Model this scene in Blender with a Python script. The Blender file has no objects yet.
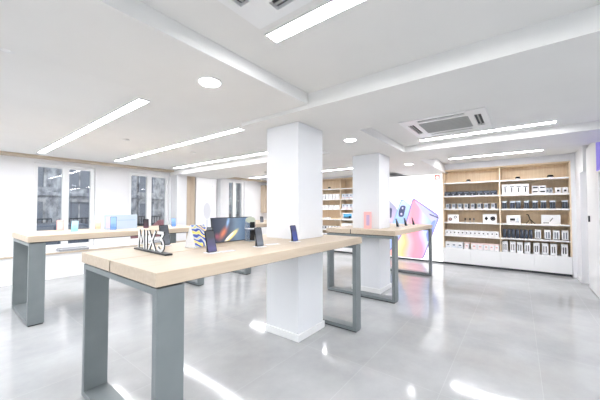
import bpy, bmesh, math, random
from mathutils import Vector, Matrix
random.seed(7)
S = bpy.context.scene
COL = S.collection

# ------------------------------------------------------------------ camera
cam_data = bpy.data.cameras.new('camera')
cam = bpy.data.objects.new('camera', cam_data); COL.objects.link(cam)
YAW, PITCH = math.radians(37.58), math.radians(1.444)
fw = Vector((math.cos(YAW)*math.cos(PITCH), math.sin(YAW)*math.cos(PITCH), math.sin(PITCH)))
rt = Vector((math.sin(YAW), -math.cos(YAW), 0)); up = rt.cross(fw)
M = Matrix((rt, up, -fw)).transposed().to_4x4(); M.translation = (0, 0, 1.35)
cam.matrix_world = M
cam_data.sensor_width = 36; cam_data.lens = 284.3/600*36
cam_data.shift_y = 2.06/600; cam_data.clip_start = .02; cam_data.clip_end = 200
S.camera = cam

# ------------------------------------------------------------------ colour / world
S.view_settings.view_transform = 'Standard'; S.view_settings.look = 'None'
S.view_settings.gamma = 1; S.view_settings.use_curve_mapping = False
S.view_settings.exposure = 0.25
W = bpy.data.worlds.new('sky'); S.world = W; W.use_nodes = True
bg = W.node_tree.nodes['Background']
bg.inputs[0].default_value = (.90, .95, 1, 1); bg.inputs[1].default_value = 1.9
LAMP = 28.0          # long strip lights
LAMP_SHORT = 62.0    # short strips
SPOT = 20.0          # round downlights

# ------------------------------------------------------------------ materials
def lin(c):
    return tuple(((v/255)/12.92 if v/255 <= .04045 else ((v/255+.055)/1.055)**2.4) for v in c)
def mat(name, rgb, rough=.5, metal=0, spec=.5, emit=None, es=0, trans=0, alpha=1, coat=0):
    m = bpy.data.materials.new(name); m.use_nodes = True
    b = m.node_tree.nodes['Principled BSDF']
    b.inputs['Base Color'].default_value = (*lin(rgb), 1)
    b.inputs['Roughness'].default_value = rough; b.inputs['Metallic'].default_value = metal
    b.inputs['Specular IOR Level'].default_value = spec
    if emit: b.inputs['Emission Color'].default_value = (*lin(emit), 1); b.inputs['Emission Strength'].default_value = es
    if trans: b.inputs['Transmission Weight'].default_value = trans
    if coat: b.inputs['Coat Weight'].default_value = coat
    return m
def nn(m, t, **k):
    n = m.node_tree.nodes.new(t)
    for a, v in k.items(): setattr(n, a, v)
    return n
def lk(m, a, b): m.node_tree.links.new(a, b)
def bsdf(m): return m.node_tree.nodes['Principled BSDF']
def ramp(m, stops):
    r = nn(m, 'ShaderNodeValToRGB'); e = r.color_ramp.elements
    while len(e) < len(stops): e.new(.5)
    for el, (p, c) in zip(e, stops): el.position = p; el.color = (*lin(c), 1)
    return r
def noise_tint(m, c0, c1, scale=3, vec_scale=(1, 1, 1), detail=4, bump=0, bump_scale=None):
    tc = nn(m, 'ShaderNodeTexCoord'); mp = nn(m, 'ShaderNodeMapping'); mp.inputs['Scale'].default_value = vec_scale
    lk(m, tc.outputs['Object'], mp.inputs[0])
    n = nn(m, 'ShaderNodeTexNoise'); n.inputs['Scale'].default_value = scale; n.inputs['Detail'].default_value = detail
    lk(m, mp.outputs[0], n.inputs['Vector'])
    r = ramp(m, [(.3, c0), (.7, c1)]); lk(m, n.outputs['Fac'], r.inputs[0]); lk(m, r.outputs[0], bsdf(m).inputs['Base Color'])
    if bump:
        b = nn(m, 'ShaderNodeBump'); b.inputs['Strength'].default_value = bump; b.inputs['Distance'].default_value = .01
        lk(m, n.outputs['Fac'], b.inputs['Height']); lk(m, b.outputs[0], bsdf(m).inputs['Normal'])
    return m
white_wall = noise_tint(mat('wall_paint', (233, 233, 235), .6, spec=.3), (231, 231, 233), (236, 236, 238), 2)
ceil_paint = noise_tint(mat('ceiling_paint', (236, 235, 233), .8, spec=.2), (234, 233, 231), (238, 237, 235), 1.5)
pillar_paint = noise_tint(mat('pillar_paint', (240, 241, 244), .35, spec=.4), (234, 235, 238), (238, 239, 242), 2)
skirt = mat('skirting_white', (240, 240, 240), .3)
def wood(name, axis):
    vs = {'x': (.6, 9, 9), 'y': (9, .6, 9), 'z': (9, 9, .6)}[axis]
    m = noise_tint(mat(name, (220, 200, 172), .42, spec=.35), (196, 178, 156), (207, 191, 171), 4.5, vs, 6, .04)
    return m
wood_x, wood_y, wood_z = wood('oak_along', 'x'), wood('oak_across', 'y'), wood('oak_upright', 'z')
oak_shelf = noise_tint(mat('oak_shelf', (205, 178, 142), .5, spec=.3), (228, 207, 178), (240, 222, 196), 3.5, (9, 9, .7), 6)
steel = noise_tint(mat('grey_powder_coat', (137, 147, 150), .42, metal=.25), (124, 131, 133), (132, 139, 141), 5)
black_rubber = mat('black_rubber', (25, 26, 28), .6)
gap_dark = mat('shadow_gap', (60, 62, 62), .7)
white_lam = mat('white_laminate', (243, 243, 243), .3)
white_gloss = mat('white_card', (240, 240, 242), .35)
cushion_m = noise_tint(mat('grey_felt', (176, 178, 182), .9, spec=.1), (168, 170, 175), (184, 186, 190), 40)
black_pl = mat('black_plastic', (18, 19, 22), .25)
dark_pl = mat('charcoal_plastic', (52, 56, 62), .35)
acrylic = mat('clear_acrylic', (235, 240, 245), .08, trans=.8)
louver = mat('grille_grey', (172, 174, 172), .5)
louver_dark = mat('vent_dark', (60, 62, 64), .6)
lamp_m = mat('lamp_diffuser', (255, 255, 255), .5, emit=(250, 251, 255), es=LAMP)
lamp_short = mat('lamp_diffuser_short', (255, 255, 255), .5, emit=(252, 252, 255), es=LAMP_SHORT)
spot_m = mat('spot_diffuser', (255, 255, 255), .5, emit=(252, 252, 255), es=SPOT)
alu = mat('lamp_frame', (230, 230, 230), .4)

# floor: polished grey slabs with faint joints and a slightly uneven gloss
floor_m = mat('polished_concrete', (150, 152, 154), .12, spec=.45)
tc = nn(floor_m, 'ShaderNodeTexCoord')
n1 = nn(floor_m, 'ShaderNodeTexNoise'); n1.inputs['Scale'].default_value = 1.3; n1.inputs['Detail'].default_value = 9; n1.inputs['Roughness'].default_value = .65
lk(floor_m, tc.outputs['Object'], n1.inputs['Vector'])
r1 = ramp(floor_m, [(.3, (162, 164, 165)), (.72, (186, 187, 188))]); lk(floor_m, n1.outputs['Fac'], r1.inputs[0])
mp = nn(floor_m, 'ShaderNodeMapping'); mp.inputs['Location'].default_value = (0.1, .12, 0)
lk(floor_m, tc.outputs['Object'], mp.inputs[0])
br = nn(floor_m, 'ShaderNodeTexBrick'); br.offset = 0; br.inputs['Scale'].default_value = 1
br.inputs['Brick Width'].default_value = 1.2; br.inputs['Row Height'].default_value = .6; br.inputs['Mortar Size'].default_value = .003
br.inputs['Mortar Smooth'].default_value = .3
br.inputs['Color1'].default_value = (1, 1, 1, 1); br.inputs['Color2'].default_value = (.96, .96, .96, 1); br.inputs['Mortar'].default_value = (1.1, 1.1, 1.1, 1)
lk(floor_m, mp.outputs[0], br.inputs['Vector'])
mx = nn(floor_m, 'ShaderNodeMix', data_type='RGBA', blend_type='MULTIPLY'); mx.inputs[0].default_value = 1
lk(floor_m, r1.outputs[0], mx.inputs[6]); lk(floor_m, br.outputs['Color'], mx.inputs[7]); lk(floor_m, mx.outputs[2], bsdf(floor_m).inputs['Base Color'])
n2 = nn(floor_m, 'ShaderNodeTexNoise'); n2.inputs['Scale'].default_value = 2.2; n2.inputs['Detail'].default_value = 1
lk(floor_m, tc.outputs['Object'], n2.inputs['Vector'])
bp = nn(floor_m, 'ShaderNodeBump'); bp.inputs['Strength'].default_value = .12; bp.inputs['Distance'].default_value = .012
lk(floor_m, n2.outputs['Fac'], bp.inputs['Height']); lk(floor_m, bp.outputs[0], bsdf(floor_m).inputs['Normal'])
r2 = nn(floor_m, 'ShaderNodeMapRange'); r2.inputs['To Min'].default_value = .04; r2.inputs['To Max'].default_value = .13
lk(floor_m, n1.outputs['Fac'], r2.inputs[0]); lk(floor_m, r2.outputs[0], bsdf(floor_m).inputs['Roughness'])

glass = bpy.data.materials.new('window_glass'); glass.use_nodes = True
gt = glass.node_tree; gt.nodes.remove(bsdf(glass)); go = gt.nodes['Material Output']
g1 = nn(glass, 'ShaderNodeBsdfTransparent'); g1.inputs[0].default_value = (.93, .95, .96, 1)
g2 = nn(glass, 'ShaderNodeBsdfGlossy'); g2.inputs['Roughness'].default_value = .0
gf = nn(glass, 'ShaderNodeFresnel'); gf.inputs[0].default_value = 1.5; gm = nn(glass, 'ShaderNodeMixShader')
lk(glass, gf.outputs[0], gm.inputs[0]); lk(glass, g1.outputs[0], gm.inputs[1]); lk(glass, g2.outputs[0], gm.inputs[2]); lk(glass, gm.outputs[0], go.inputs[0])

# ------------------------------------------------------------------ mesh helpers
def box(bm, x0, x1, y0, y1, z0, z1, mi=0):
    vs = [bm.verts.new((x, y, z)) for x in (x0, x1) for y in (y0, y1) for z in (z0, z1)]
    for f in ((0, 1, 3, 2), (4, 6, 7, 5), (0, 4, 5, 1), (2, 3, 7, 6), (0, 2, 6, 4), (1, 5, 7, 3)):
        fc = bm.faces.new([vs[i] for i in f]); fc.material_index = mi
def prism(bm, pts, off, mi=0, cap_mi=None):
    """closed polygon pts (3D), extruded by vector off; the first cap takes cap_mi"""
    a = [bm.verts.new(p) for p in pts]; b = [bm.verts.new(Vector(p)+Vector(off)) for p in pts]
    f = bm.faces.new(a); f.material_index = mi if cap_mi is None else cap_mi
    bm.faces.new(b[::-1]).material_index = mi
    n = len(pts)
    for i in range(n): bm.faces.new((a[i], b[i], b[(i+1) % n], a[(i+1) % n])).material_index = mi
def cyl(bm, c, r, h, seg=24, r2=None, mi=0):
    r2 = r if r2 is None else r2
    a = [bm.verts.new((c[0]+r*math.cos(t*2*math.pi/seg), c[1]+r*math.sin(t*2*math.pi/seg), c[2])) for t in range(seg)]
    b = [bm.verts.new((c[0]+r2*math.cos(t*2*math.pi/seg), c[1]+r2*math.sin(t*2*math.pi/seg), c[2]+h)) for t in range(seg)]
    bm.faces.new(a[::-1]).material_index = mi; bm.faces.new(b).material_index = mi
    for i in range(seg): bm.faces.new((a[i], a[(i+1) % seg], b[(i+1) % seg], b[i])).material_index = mi
def obj(name, bm, mats, parent=None, bevel=0, smooth=False):
    bmesh.ops.recalc_face_normals(bm, faces=bm.faces)
    me = bpy.data.meshes.new(name); bm.to_mesh(me); bm.free()
    for m in (mats if isinstance(mats, (list, tuple)) else [mats]): me.materials.append(m)
    if smooth:
        for p in me.polygons: p.use_smooth = True
    o = bpy.data.objects.new(name, me); COL.objects.link(o)
    if parent: o.parent = parent
    if bevel:
        b = o.modifiers.new('bevel', 'BEVEL'); b.width = bevel; b.segments = 2; b.limit_method = 'ANGLE'
    return o
def bx(name, dims, m, parent=None, bevel=0):
    bm = bmesh.new(); box(bm, *dims); return obj(name, bm, m, parent, bevel)
def boxes(name, lst, m, parent=None, bevel=0):
    bm = bmesh.new()
    for d in lst: box(bm, *d)
    return obj(name, bm, m, parent, bevel)
def struct(o): o['kind'] = 'structure'; return o
def tag(o, label, cat, group=None):
    o['label'] = label; o['category'] = cat
    if group: o['group'] = group
    return o
def thing(name, loc, rz, label, cat, group=None):
    o = bpy.data.objects.new(name, None); COL.objects.link(o); o.location = loc; o.rotation_euler = (0, 0, rz)
    o.empty_display_size = .05
    return tag(o, label, cat, group)
def copy_tree(o, parent=None):
    c = o.copy(); COL.objects.link(c); c.parent = parent
    for ch in list(o.children): copy_tree(ch, c)
    return c

# ------------------------------------------------------------------ room shell
X0, X1, Y0, Y1 = -3.6, 8.17, -3.6, 7.5
struct(bx('floor', (X0-.2, X1+.2, Y0-.2, Y1+.3, -.12, 0), floor_m))
Z1, ZS, Z2, ZL, ZN, ZM = 2.36, 2.262, 2.47, 2.385, 2.40, 2.30
struct(boxes('ceiling', [(X0-.2, 2.08, Y0-.2, 2.4, ZN, 2.6), (2.08, 5.5, Y0-.2, 2.4, Z1, 2.6), (X0-.2, 5.5, 2.4, Y1+.3, ZL, 2.6), (5.5, X1+.2, Y0-.2, Y1+.3, Z2, 2.6)], ceil_paint))
# lowered soffit bands between the coffers, one connected piece of plasterboard
struct(boxes('ceiling_beam', [
    (X0, 2.08, 1.50, 2.4, ZM, ZN), (2.08, X1, 1.44, 2.4, ZS, Z1), (2.08, 2.99, Y0, 1.44, ZS, Z1), (4.62, 5.52, Y0, 1.44, ZS, Z1),
    (3.95, 5.3, 2.4, Y1, ZS, ZL), (2.07, 2.08, Y0, 2.4, ZS, ZN), (5.5, X1, 1.44, 2.4, Z1, Z2), (5.5, X1, 2.4, Y1, ZL, Z2), (5.5, 5.52, Y0, 1.44, Z1, Z2)], ceil_paint))
WN = [(1.28, 2.18, .6, 2.21), (3.0, 3.88, .6, 2.2), (5.88, 6.55, .6, 2.25)]
bm = bmesh.new()
xs = [X0] + [v for w in WN for v in (w[0]-.06, w[1]+.06)] + [X1]
for i in range(0, len(xs), 2): box(bm, xs[i], xs[i+1], Y1, Y1+.25, 0, 2.47)
for w in WN:
    box(bm, w[0]-.06, w[1]+.06, Y1, Y1+.25, 0, w[2]-.06); box(bm, w[0]-.06, w[1]+.06, Y1, Y1+.25, w[3]+.06, 2.47)
struct(obj('wall_left', bm, white_wall))
for i, w in enumerate(WN):
    yb = Y1+.07
    mid = (w[0]+w[1])/2
    fr = struct(boxes('window_%d' % (i+1), [
        (w[0]-.06, w[0]+.01, yb, yb+.07, w[2]-.06, w[3]+.06), (w[1]-.01, w[1]+.06, yb, yb+.07, w[2]-.06, w[3]+.06),
        (w[0]+.01, w[1]-.01, yb, yb+.07, w[3]-.01, w[3]+.06), (w[0]+.01, w[1]-.01, yb, yb+.07, w[2]-.06, w[2]+.02),
        (mid-.055, mid+.055, yb-.01, yb+.07, w[2]+.02, w[3]-.01)], white_lam))
    boxes('window_pane', [(w[0]+.01, mid-.055, yb+.035, yb+.041, w[2]+.02, w[3]-.01), (mid+.055, w[1]-.01, yb+.035, yb+.041, w[2]+.02, w[3]-.01)], glass, fr)
    bx('window_handle', (mid-.008, mid+.008, yb-.03, yb-.01, 1.35, 1.46), white_lam, fr)
struct(bx('wall_front', (X1, X1+.2, Y0-.2, Y1+.3, 0, 2.47), white_wall))
# added glazed shopfront, unseen behind the camera, letting in daylight as fill
struct(boxes('wall_back', [(X0-.2, X0, Y0-.2, -3.1, 0, 2.47), (X0-.2, X0, 6.9, Y1+.3, 0, 2.47), (X0-.2, X0, -3.1, 6.9, 2.3, 2.47), (X0-.2, X0, -3.1, 6.9, 0, .1)], white_wall))
fr = struct(boxes('window_4', [(X0-.14, X0-.06, y-.03, y+.03, .1, 2.3) for y in (-3.07, -1.1, .9, 2.9, 4.9, 6.87)], dark_pl))
boxes('window_pane', [(X0-.105, X0-.095, a, a+1.91, .1, 2.3) for a in (-3.04, -1.07, .93, 2.93, 4.93)], glass, fr)
struct(boxes('wall_near', [(X0, -3.2, Y0-.2, Y0, 0, 2.47), (4.6, X1, Y0-.2, Y0, 0, 2.47), (-3.2, 4.6, Y0-.2, Y0, 2.3, 2.47), (-3.2, 4.6, Y0-.2, Y0, 0, .1)], white_wall))
fr = struct(boxes('window_5', [(x-.03, x+.03, Y0-.14, Y0-.06, .1, 2.3) for x in (-3.17, -1.23, .7, 2.63, 4.57)], dark_pl))  # second unseen glazed side, added for more daylight fill
boxes('window_pane', [(a, a+1.87, Y0-.105, Y0-.095, .1, 2.3) for a in (-3.14, -1.2, .73, 2.66)], glass, fr)
pave = noise_tint(mat('pavement', (190, 190, 188), .8), (180, 180, 178), (198, 198, 196), 6)
struct(boxes('added_bounce_pavement', [(-25, X0-.2, -25, Y1+.3, -.15, -.05), (X0-.2, 12, -25, Y0-.2, -.15, -.05)], pave))  # added unseen ground, pale so it bounces sky light onto the ceiling
# thin oak strip where the left wall meets the ceiling
struct(bx('trim_1', (X0, 3.94, 7.26, 7.5, 2.345, ZL), wood_x))
struct(bx('trim_2', (5.6, 7.83, 7.26, 7.5, 2.345, ZL), wood_x))
# side wall with the door niche on the far right
struct(boxes('wall_right', [(7.3, X1, -1.15, -.9, 0, 2.47), (7.79, X1, -.9, -.834, 0, 2.47), (6.96, 7.3, -1.15, -.9, 2.02, 2.47), (6.96, 7.3, -1.15, -1.02, 0, 2.02),
                            (5.0, 6.96, -1.15, -.97, 0, 2.47)], white_wall))
d = struct(bx('door_1', (6.0, 6.9, -.97, -.935, .02, 2.4), white_lam))
bx('door_lock', (6.68, 6.73, -.935, -.915, 1.14, 1.24), dark_pl, d, .003)
struct(bx('baseboard_right', (7.3, 7.79, -.9, -.885, 0, .07), skirt))
struct(bx('baseboard_front', (7.84, 7.86, 1.5, 3.2, 0, .035), dark_pl))

def pillar(x0, x1, y0, y1):
    p = struct(bx('pillar', (x0, x1, y0, y1, 0, ZS), pillar_paint, bevel=.004))
    t = .016
    boxes('skirting', [(x0-t, x1+t, y0-t, y0, 0, .075), (x0-t, x1+t, y1, y1+t, 0, .075), (x0-t, x0, y0, y1, 0, .075), (x1, x1+t, y0, y1, 0, .075)], skirt, p, .004)
pillar(2.31, 2.77, 1.80, 2.25)
pillar(4.40, 4.88, 1.78, 2.25)

# ------------------------------------------------------------------ ceiling lights
def strip(x0, x1, y0, y1, z, label, grp):
    t = thing('strip_light', ((x0+x1)/2, (y0+y1)/2, z), 0, label, 'ceiling light', grp)
    w, l = (x1-x0)/2, (y1-y0)/2
    boxes('frame', [(-w-.008, -w, -l, l, -.012, 0), (w, w+.008, -l, l, -.012, 0), (-w-.008, w+.008, -l-.008, -l, -.012, 0), (-w-.008, w+.008, l, l+.008, -.012, 0)], alu, t)
    bx('diffuser', (-w, w, -l, l, -.009, -.001), lamp_short if y1-y0 < 2 or x0 > 6 else lamp_m, t)
G = 'recessed linear ceiling lights'
strip(1.205, 1.295, -.35, 1.18, ZN, 'short white strip light at the top edge, beside the nearest air conditioner', G)
strip(4.30, 4.39, -.35, 1.12, Z1, 'short white strip light just behind the grey-grilled air conditioner', G)
strip(6.94, 7.04, -.37, 1.2, Z2, 'short white strip light in front of the tall product shelves', G)
strip(1.16, 1.25, 2.78, 6.85, ZL, 'long white strip light leading to the leftmost window', G)
strip(2.36, 2.45, 2.80, 6.78, ZL, 'long white strip light ending between the two left windows', G)
strip(3.66, 3.75, 2.80, 6.80, ZL, 'long white strip light ending above the oak wall panel', G)
strip(6.38, 6.47, 2.7, 7.0, ZL, 'strip light above the partly hidden shelves between the pillars', G)
GB = 'added unseen ceiling lights for fill'  # unseen strips, added outside the view to fill the room with light
for (a, b, c, e) in ((-1.26, -1.13, -.35, 1.14), (-1.26, -1.13, -2.9, -1.4), (1.16, 1.25, -2.9, -1.4), (0, .12, 2.78, 6.73), (-1.2, -1.08, 2.78, 6.73),
                     (-2.5, -2.38, 2.78, 6.73), (4.28, 4.40, -2.9, -1.6)):
    strip(a, b, c, e, ZL if c > 2.4 else ZN if a < 2 else Z1, 'added fill strip light in the ceiling, unseen beyond the picture edge', GB)
for x, lab in ((1.25, 'round downlight in the lowered ceiling band left of the near pillar'), (3.34, 'round downlight in the lowered ceiling band between the two pillars'),
               (5.85, 'small round downlight beyond the far pillar, above the lit phone poster')):
    t = thing('downlight', (x, 1.81 if x < 2 else 1.74, ZM if x < 2 else ZS), 0, lab, 'ceiling light', 'round downlights')
    bm = bmesh.new(); cyl(bm, (0, 0, -.008), .086, .008, 32); obj('rim', bm, alu, t)
    bm = bmesh.new(); cyl(bm, (0, 0, -.012), .073, .004, 32); obj('diffuser', bm, spot_m, t)
for (x, y, z, lab) in ((1.75, 4.62, ZL, 'small flush ceiling disc between the two long left strip lights'), (2.9, 4.7, ZL, 'small flush ceiling disc between the two farther strip lights'),
                       (5.0, 4.9, ZS, 'small dark ceiling sensor beside the near pillar'), (.27, 2.6, ZL, 'small flush ceiling disc at the left picture edge')):
    t = thing('ceiling_sensor', (x, y, z), 0, lab, 'sensor', 'small ceiling sensors')
    dk = 'dark' in lab
    bm = bmesh.new(); cyl(bm, (0, 0, -.01), .05, .01, 24); obj('disc', bm, louver if dk else alu, t)
    bm = bmesh.new(); cyl(bm, (0, 0, -.016), .02, .008, 16, .03); obj('sensor_cap', bm, louver if dk else skirt, t)

# ------------------------------------------------------------------ ceiling cassettes
def cassette(x, y, z, label):
    t = thing('air_conditioner', (x, y, z), 0, label, 'air conditioner', 'ceiling cassette air conditioners')
    h, g, s0, s1, L = .42, .25, .30, .365, .235
    bm = bmesh.new()   # panel ring around the grille and the four slots
    z0, z1 = -.03, 0
    def ringbox(a, b, c, d): box(bm, a, b, c, d, z0, z1)
    ringbox(-h, h, s1, h); ringbox(-h, h, -h, -s1); ringbox(-h, -s1, -s1, s1); ringbox(s1, h, -s1, s1)
    for sx in (-1, 1):
        for sy in (-1, 1):
            a, b = sorted((sx*L, sx*s1)); c, dd = sorted((sy*L, sy*s1)); ringbox(a, b, c, dd)
    ringbox(-L, L, g, s0); ringbox(-L, L, -s0, -g); ringbox(-s0, -g, -L, L); ringbox(g, s0, -L, L)
    obj('panel', bm, white_lam, t, 0)
    bm = bmesh.new()
    for i in range(9):
        yy = -g + (i+.5)*2*g/9
        box(bm, yy-.02, yy+.016, -g, g, -.028, -.020)
    box(bm, -g, g, -g, g, -.012, -.004, 1)
    obj('grille', bm, [louver, louver_dark], t)
    for k in range(4):
        bm = bmesh.new(); box(bm, -L, L, s0, s1, -.01, -.003, 1); box(bm, -L+.01, L-.01, s0+.026, s0+.040, -.026, -.022, 0)
        o = obj('louver', bm, [louver, louver_dark], t); o.rotation_euler = (0, 0, k*math.pi/2)
cassette(.70, .73, ZN, 'square ceiling air conditioner cut off by the top picture edge')
cassette(3.66, .66, Z1, 'square ceiling air conditioner with grey grille in front of the strip light')

# ------------------------------------------------------------------ display tables
TZ, TB = 1.037, .965
def display_table(x0, x1, y0, y1, ys, label, notch=None):
    t = thing('display_table', (x0, y0, 0), 0, label, 'table', 'oak display tables')
    w, dpt = x1-x0, y1-y0
    def slab(a, b, side):
        bm = bmesh.new()
        if notch:
            n0, n1, m0, m1 = [v - o for v, o in zip(notch, (x0, x0, y0, y0))]
            c, e = (m0, b) if side == 0 else (a, m1)
            if side == 0: pts = [(0, a), (w, a), (w, b), (n1, b), (n1, c), (n0, c), (n0, b), (0, b)]
            else: pts = [(0, a), (n0, a), (n0, e), (n1, e), (n1, a), (w, a), (w, b), (0, b)]
        else: pts = [(0, a), (w, a), (w, b), (0, b)]
        prism(bm, [(p[0], p[1], TB) for p in pts], (0, 0, TZ-TB))
        obj('tabletop', bm, wood_x, t, .003)
    if ys: bx('seam_strip', (.01, w-.01, ys-y0-.0078, ys-y0+.0078, TB+.002, TZ-.006) if not notch else (.004, notch[0]-x0-.003, ys-y0-.0078, ys-y0+.0078, TB+.002, TZ-.006), gap_dark, t)
    if ys: slab(0, ys-y0-.008, 0); slab(ys-y0+.008, dpt, 1)
    else: slab(0, dpt, 0)
    i, lw, th, zt = .012, .142, .045, TB-.012
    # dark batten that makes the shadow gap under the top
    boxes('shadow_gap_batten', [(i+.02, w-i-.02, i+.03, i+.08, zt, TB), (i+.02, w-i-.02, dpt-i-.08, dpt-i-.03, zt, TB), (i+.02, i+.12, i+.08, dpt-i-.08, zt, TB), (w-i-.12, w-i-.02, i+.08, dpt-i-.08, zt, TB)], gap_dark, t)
    for a, lw in ((i, .148), (w-i-.115, .115)):
        bm = bmesh.new()
        # one welded rectangular loop of wide flat tube
        o_, n_ = [(i, .012), (dpt-i, .012), (dpt-i, zt), (i, zt)], [(i+th, .012+.04), (dpt-i-th, .012+.04), (dpt-i-th, zt-.035), (i+th, zt-.035)]
        vo = [[bm.verts.new((xx, p[0], p[1])) for p in o_] for xx in (a, a+lw)]; vi = [[bm.verts.new((xx, p[0], p[1])) for p in n_] for xx in (a, a+lw)]
        for k in range(4):
            k2 = (k+1) % 4
            bm.faces.new((vo[0][k], vo[0][k2], vo[1][k2], vo[1][k])); bm.faces.new((vi[0][k], vi[1][k], vi[1][k2], vi[0][k2]))
            bm.faces.new((vo[0][k], vi[0][k], vi[0][k2], vo[0][k2])); bm.faces.new((vo[1][k], vo[1][k2], vi[1][k2], vi[1][k]))
        lf = obj('leg_frame', bm, steel, t, .002)
        boxes('foot_pad', [(a+.01, a+lw-.01, i+.01, dpt-i-.01, 0, .012)], black_rubber, lf)
    return t
display_table(.678, 2.985, 1.412, 2.53, 2.0, 'nearest oak display table with grey loop legs, built around the near pillar', (2.305, 2.775, 1.795, 2.255))
display_table(4.06, 6.30, 1.408, 2.57, 2.12, 'oak display table built around the far pillar, in front of the lit phone poster', (4.395, 4.885, 1.775, 2.255))
display_table(.687, 3.02, 4.46, 5.50, None, 'long oak display table at the left, in front of the windows')
display_table(3.96, 6.2, 4.45, 5.55, None, 'farthest oak display table, mostly hidden behind the near table and pillar')

# ------------------------------------------------------------------ window bench and cushions
t = thing('window_bench', (X0+.02, 7.18, 0), 0, 'long low white bench with an oak front edge under the windows', 'bench')
L = 4.24-(X0+.02)
bx('bench_front', (0, L, .02, .31, 0, .475), white_lam, t); bx('seat_board', (0, L, 0, .31, .475, .505), white_lam, t)
bx('front_edge', (0, L, -.012, 0, .475, .507), wood_x, t)
def cushion(x, y, w, d_, label):
    t = thing('seat_cushion', (x, y, .506), 0, label, 'cushion', 'bench cushions')
    bm = bmesh.new(); box(bm, -w/2, w/2, -d_/2, d_/2, 0, .055)
    o = obj('cushion_pad', bm, cushion_m, t, .022)
    boxes('cushion_seam', [(-w/2-.003, w/2+.003, -d_/2-.003, -d_/2+.004, .025, .031), (-w/2-.003, w/2+.003, d_/2-.004, d_/2+.003, .025, .031)], mat('seam_grey', (140, 142, 146), .9), o)
cushion(1.82, 7.33, .5, .26, 'flat grey cushion on the white bench below the leftmost window')
cushion(3.68, 7.33, .55, .26, 'flat grey cushion on the white bench near the oak wall panel')

# ------------------------------------------------------------------ end of the left wall
struct(bx('wall_pilaster', (3.98, 4.26, 7.18, 7.5, 0, ZS), white_wall))
t = thing('wall_panel', (4.28, 7.2, 0), 0, 'tall light oak panel standing right of the second window', 'panel')
boxes('panel_board', [(0, .115, 0, .28, 0, 2.26), (.12, .24, 0, .28, 0, 2.26)], wood_z, t, .003)
# white lit poster with the product drawing
pl = mat('poster_white', (240, 240, 242), .4, emit=(250, 250, 252), es=.35)
pg = mat('poster_grey', (206, 207, 212), .5, emit=(206, 207, 212), es=.25)
pg2 = mat('poster_light_grey', (226, 227, 231), .5, emit=(226, 227, 231), es=.25)
ppk = mat('poster_pink', (236, 190, 184), .5, emit=(236, 190, 184), es=.25)
t = thing('poster_lightbox', (4.56, 7.2, 0), 0, 'tall white lit poster with a pale grey oval product, beside the oak panel', 'poster')
bx('lightbox_body', (0, .70, .02, .28, 0, 2.26), white_lam, t)
bx('poster_face', (.03, .67, .01, .02, .1, 2.24), pl, t)
def disc_pts(cx, cz, rx, rz, y, n=28, a0=0, a1=2*math.pi): return [(cx+rx*math.cos(a0+(a1-a0)*i/(n-1 if a1-a0 < 6.28 else n)), y, cz+rz*math.sin(a0+(a1-a0)*i/(n-1 if a1-a0 < 6.28 else n))) for i in range(n)]
bm = bmesh.new(); prism(bm, disc_pts(.36, 1.3, .17, .3, .008), (0, .002, 0)); obj('poster_print', bm, pg2, t)
bm = bmesh.new(); prism(bm, disc_pts(.36, 1.3, .12, .24, .006), (0, .002, 0), 0); box(bm, .32, .4, .006, .008, .8, 1.05); obj('poster_print', bm, pg, t)
bm = bmesh.new()
o1 = disc_pts(.36, 1.32, .19, .32, .0075, 20, .3, math.pi-.3); o2 = disc_pts(.36, 1.32, .17, .295, .0075, 20, .3, math.pi-.3)
for i in range(19):
    bm.faces.new([bm.verts.new(p) for p in (o1[i], o1[i+1], o2[i+1], o2[i])])
obj('poster_print', bm, ppk, t)
bm = bmesh.new(); box(bm, .53, .57, .006, .01, 2.0, 2.06); box(bm, .1, .62, .006, .01, 1.8, 1.815)
for i in range(9): box(bm, .12+i*.055, .15+i*.055, .006, .01, 1.83, 1.85)
obj('poster_print', bm, pg, t)
struct(bx('wall_column', (5.28, 5.58, 7.05, 7.5, 0, ZS), white_wall))
t = thing('wall_panel', (7.38, 7.3, 0), 0, 'oak panel hanging on the far wall left of the near pillar', 'panel')
boxes('panel_board', [(0, .18, 0, .2, 1.22, 2.22), (.185, .36, 0, .2, 1.22, 2.22)], wood_z, t, .003)
t = thing('low_cabinet', (6.75, 6.98, 0), 0, 'low white cabinet with an oak top below the far oak panel', 'cabinet')
bx('cabinet_body', (0, 1.02, 0, .5, 0, .93), white_lam, t); bx('cabinet_top', (-.01, 1.03, -.01, .5, .93, .96), wood_x, t)

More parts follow.
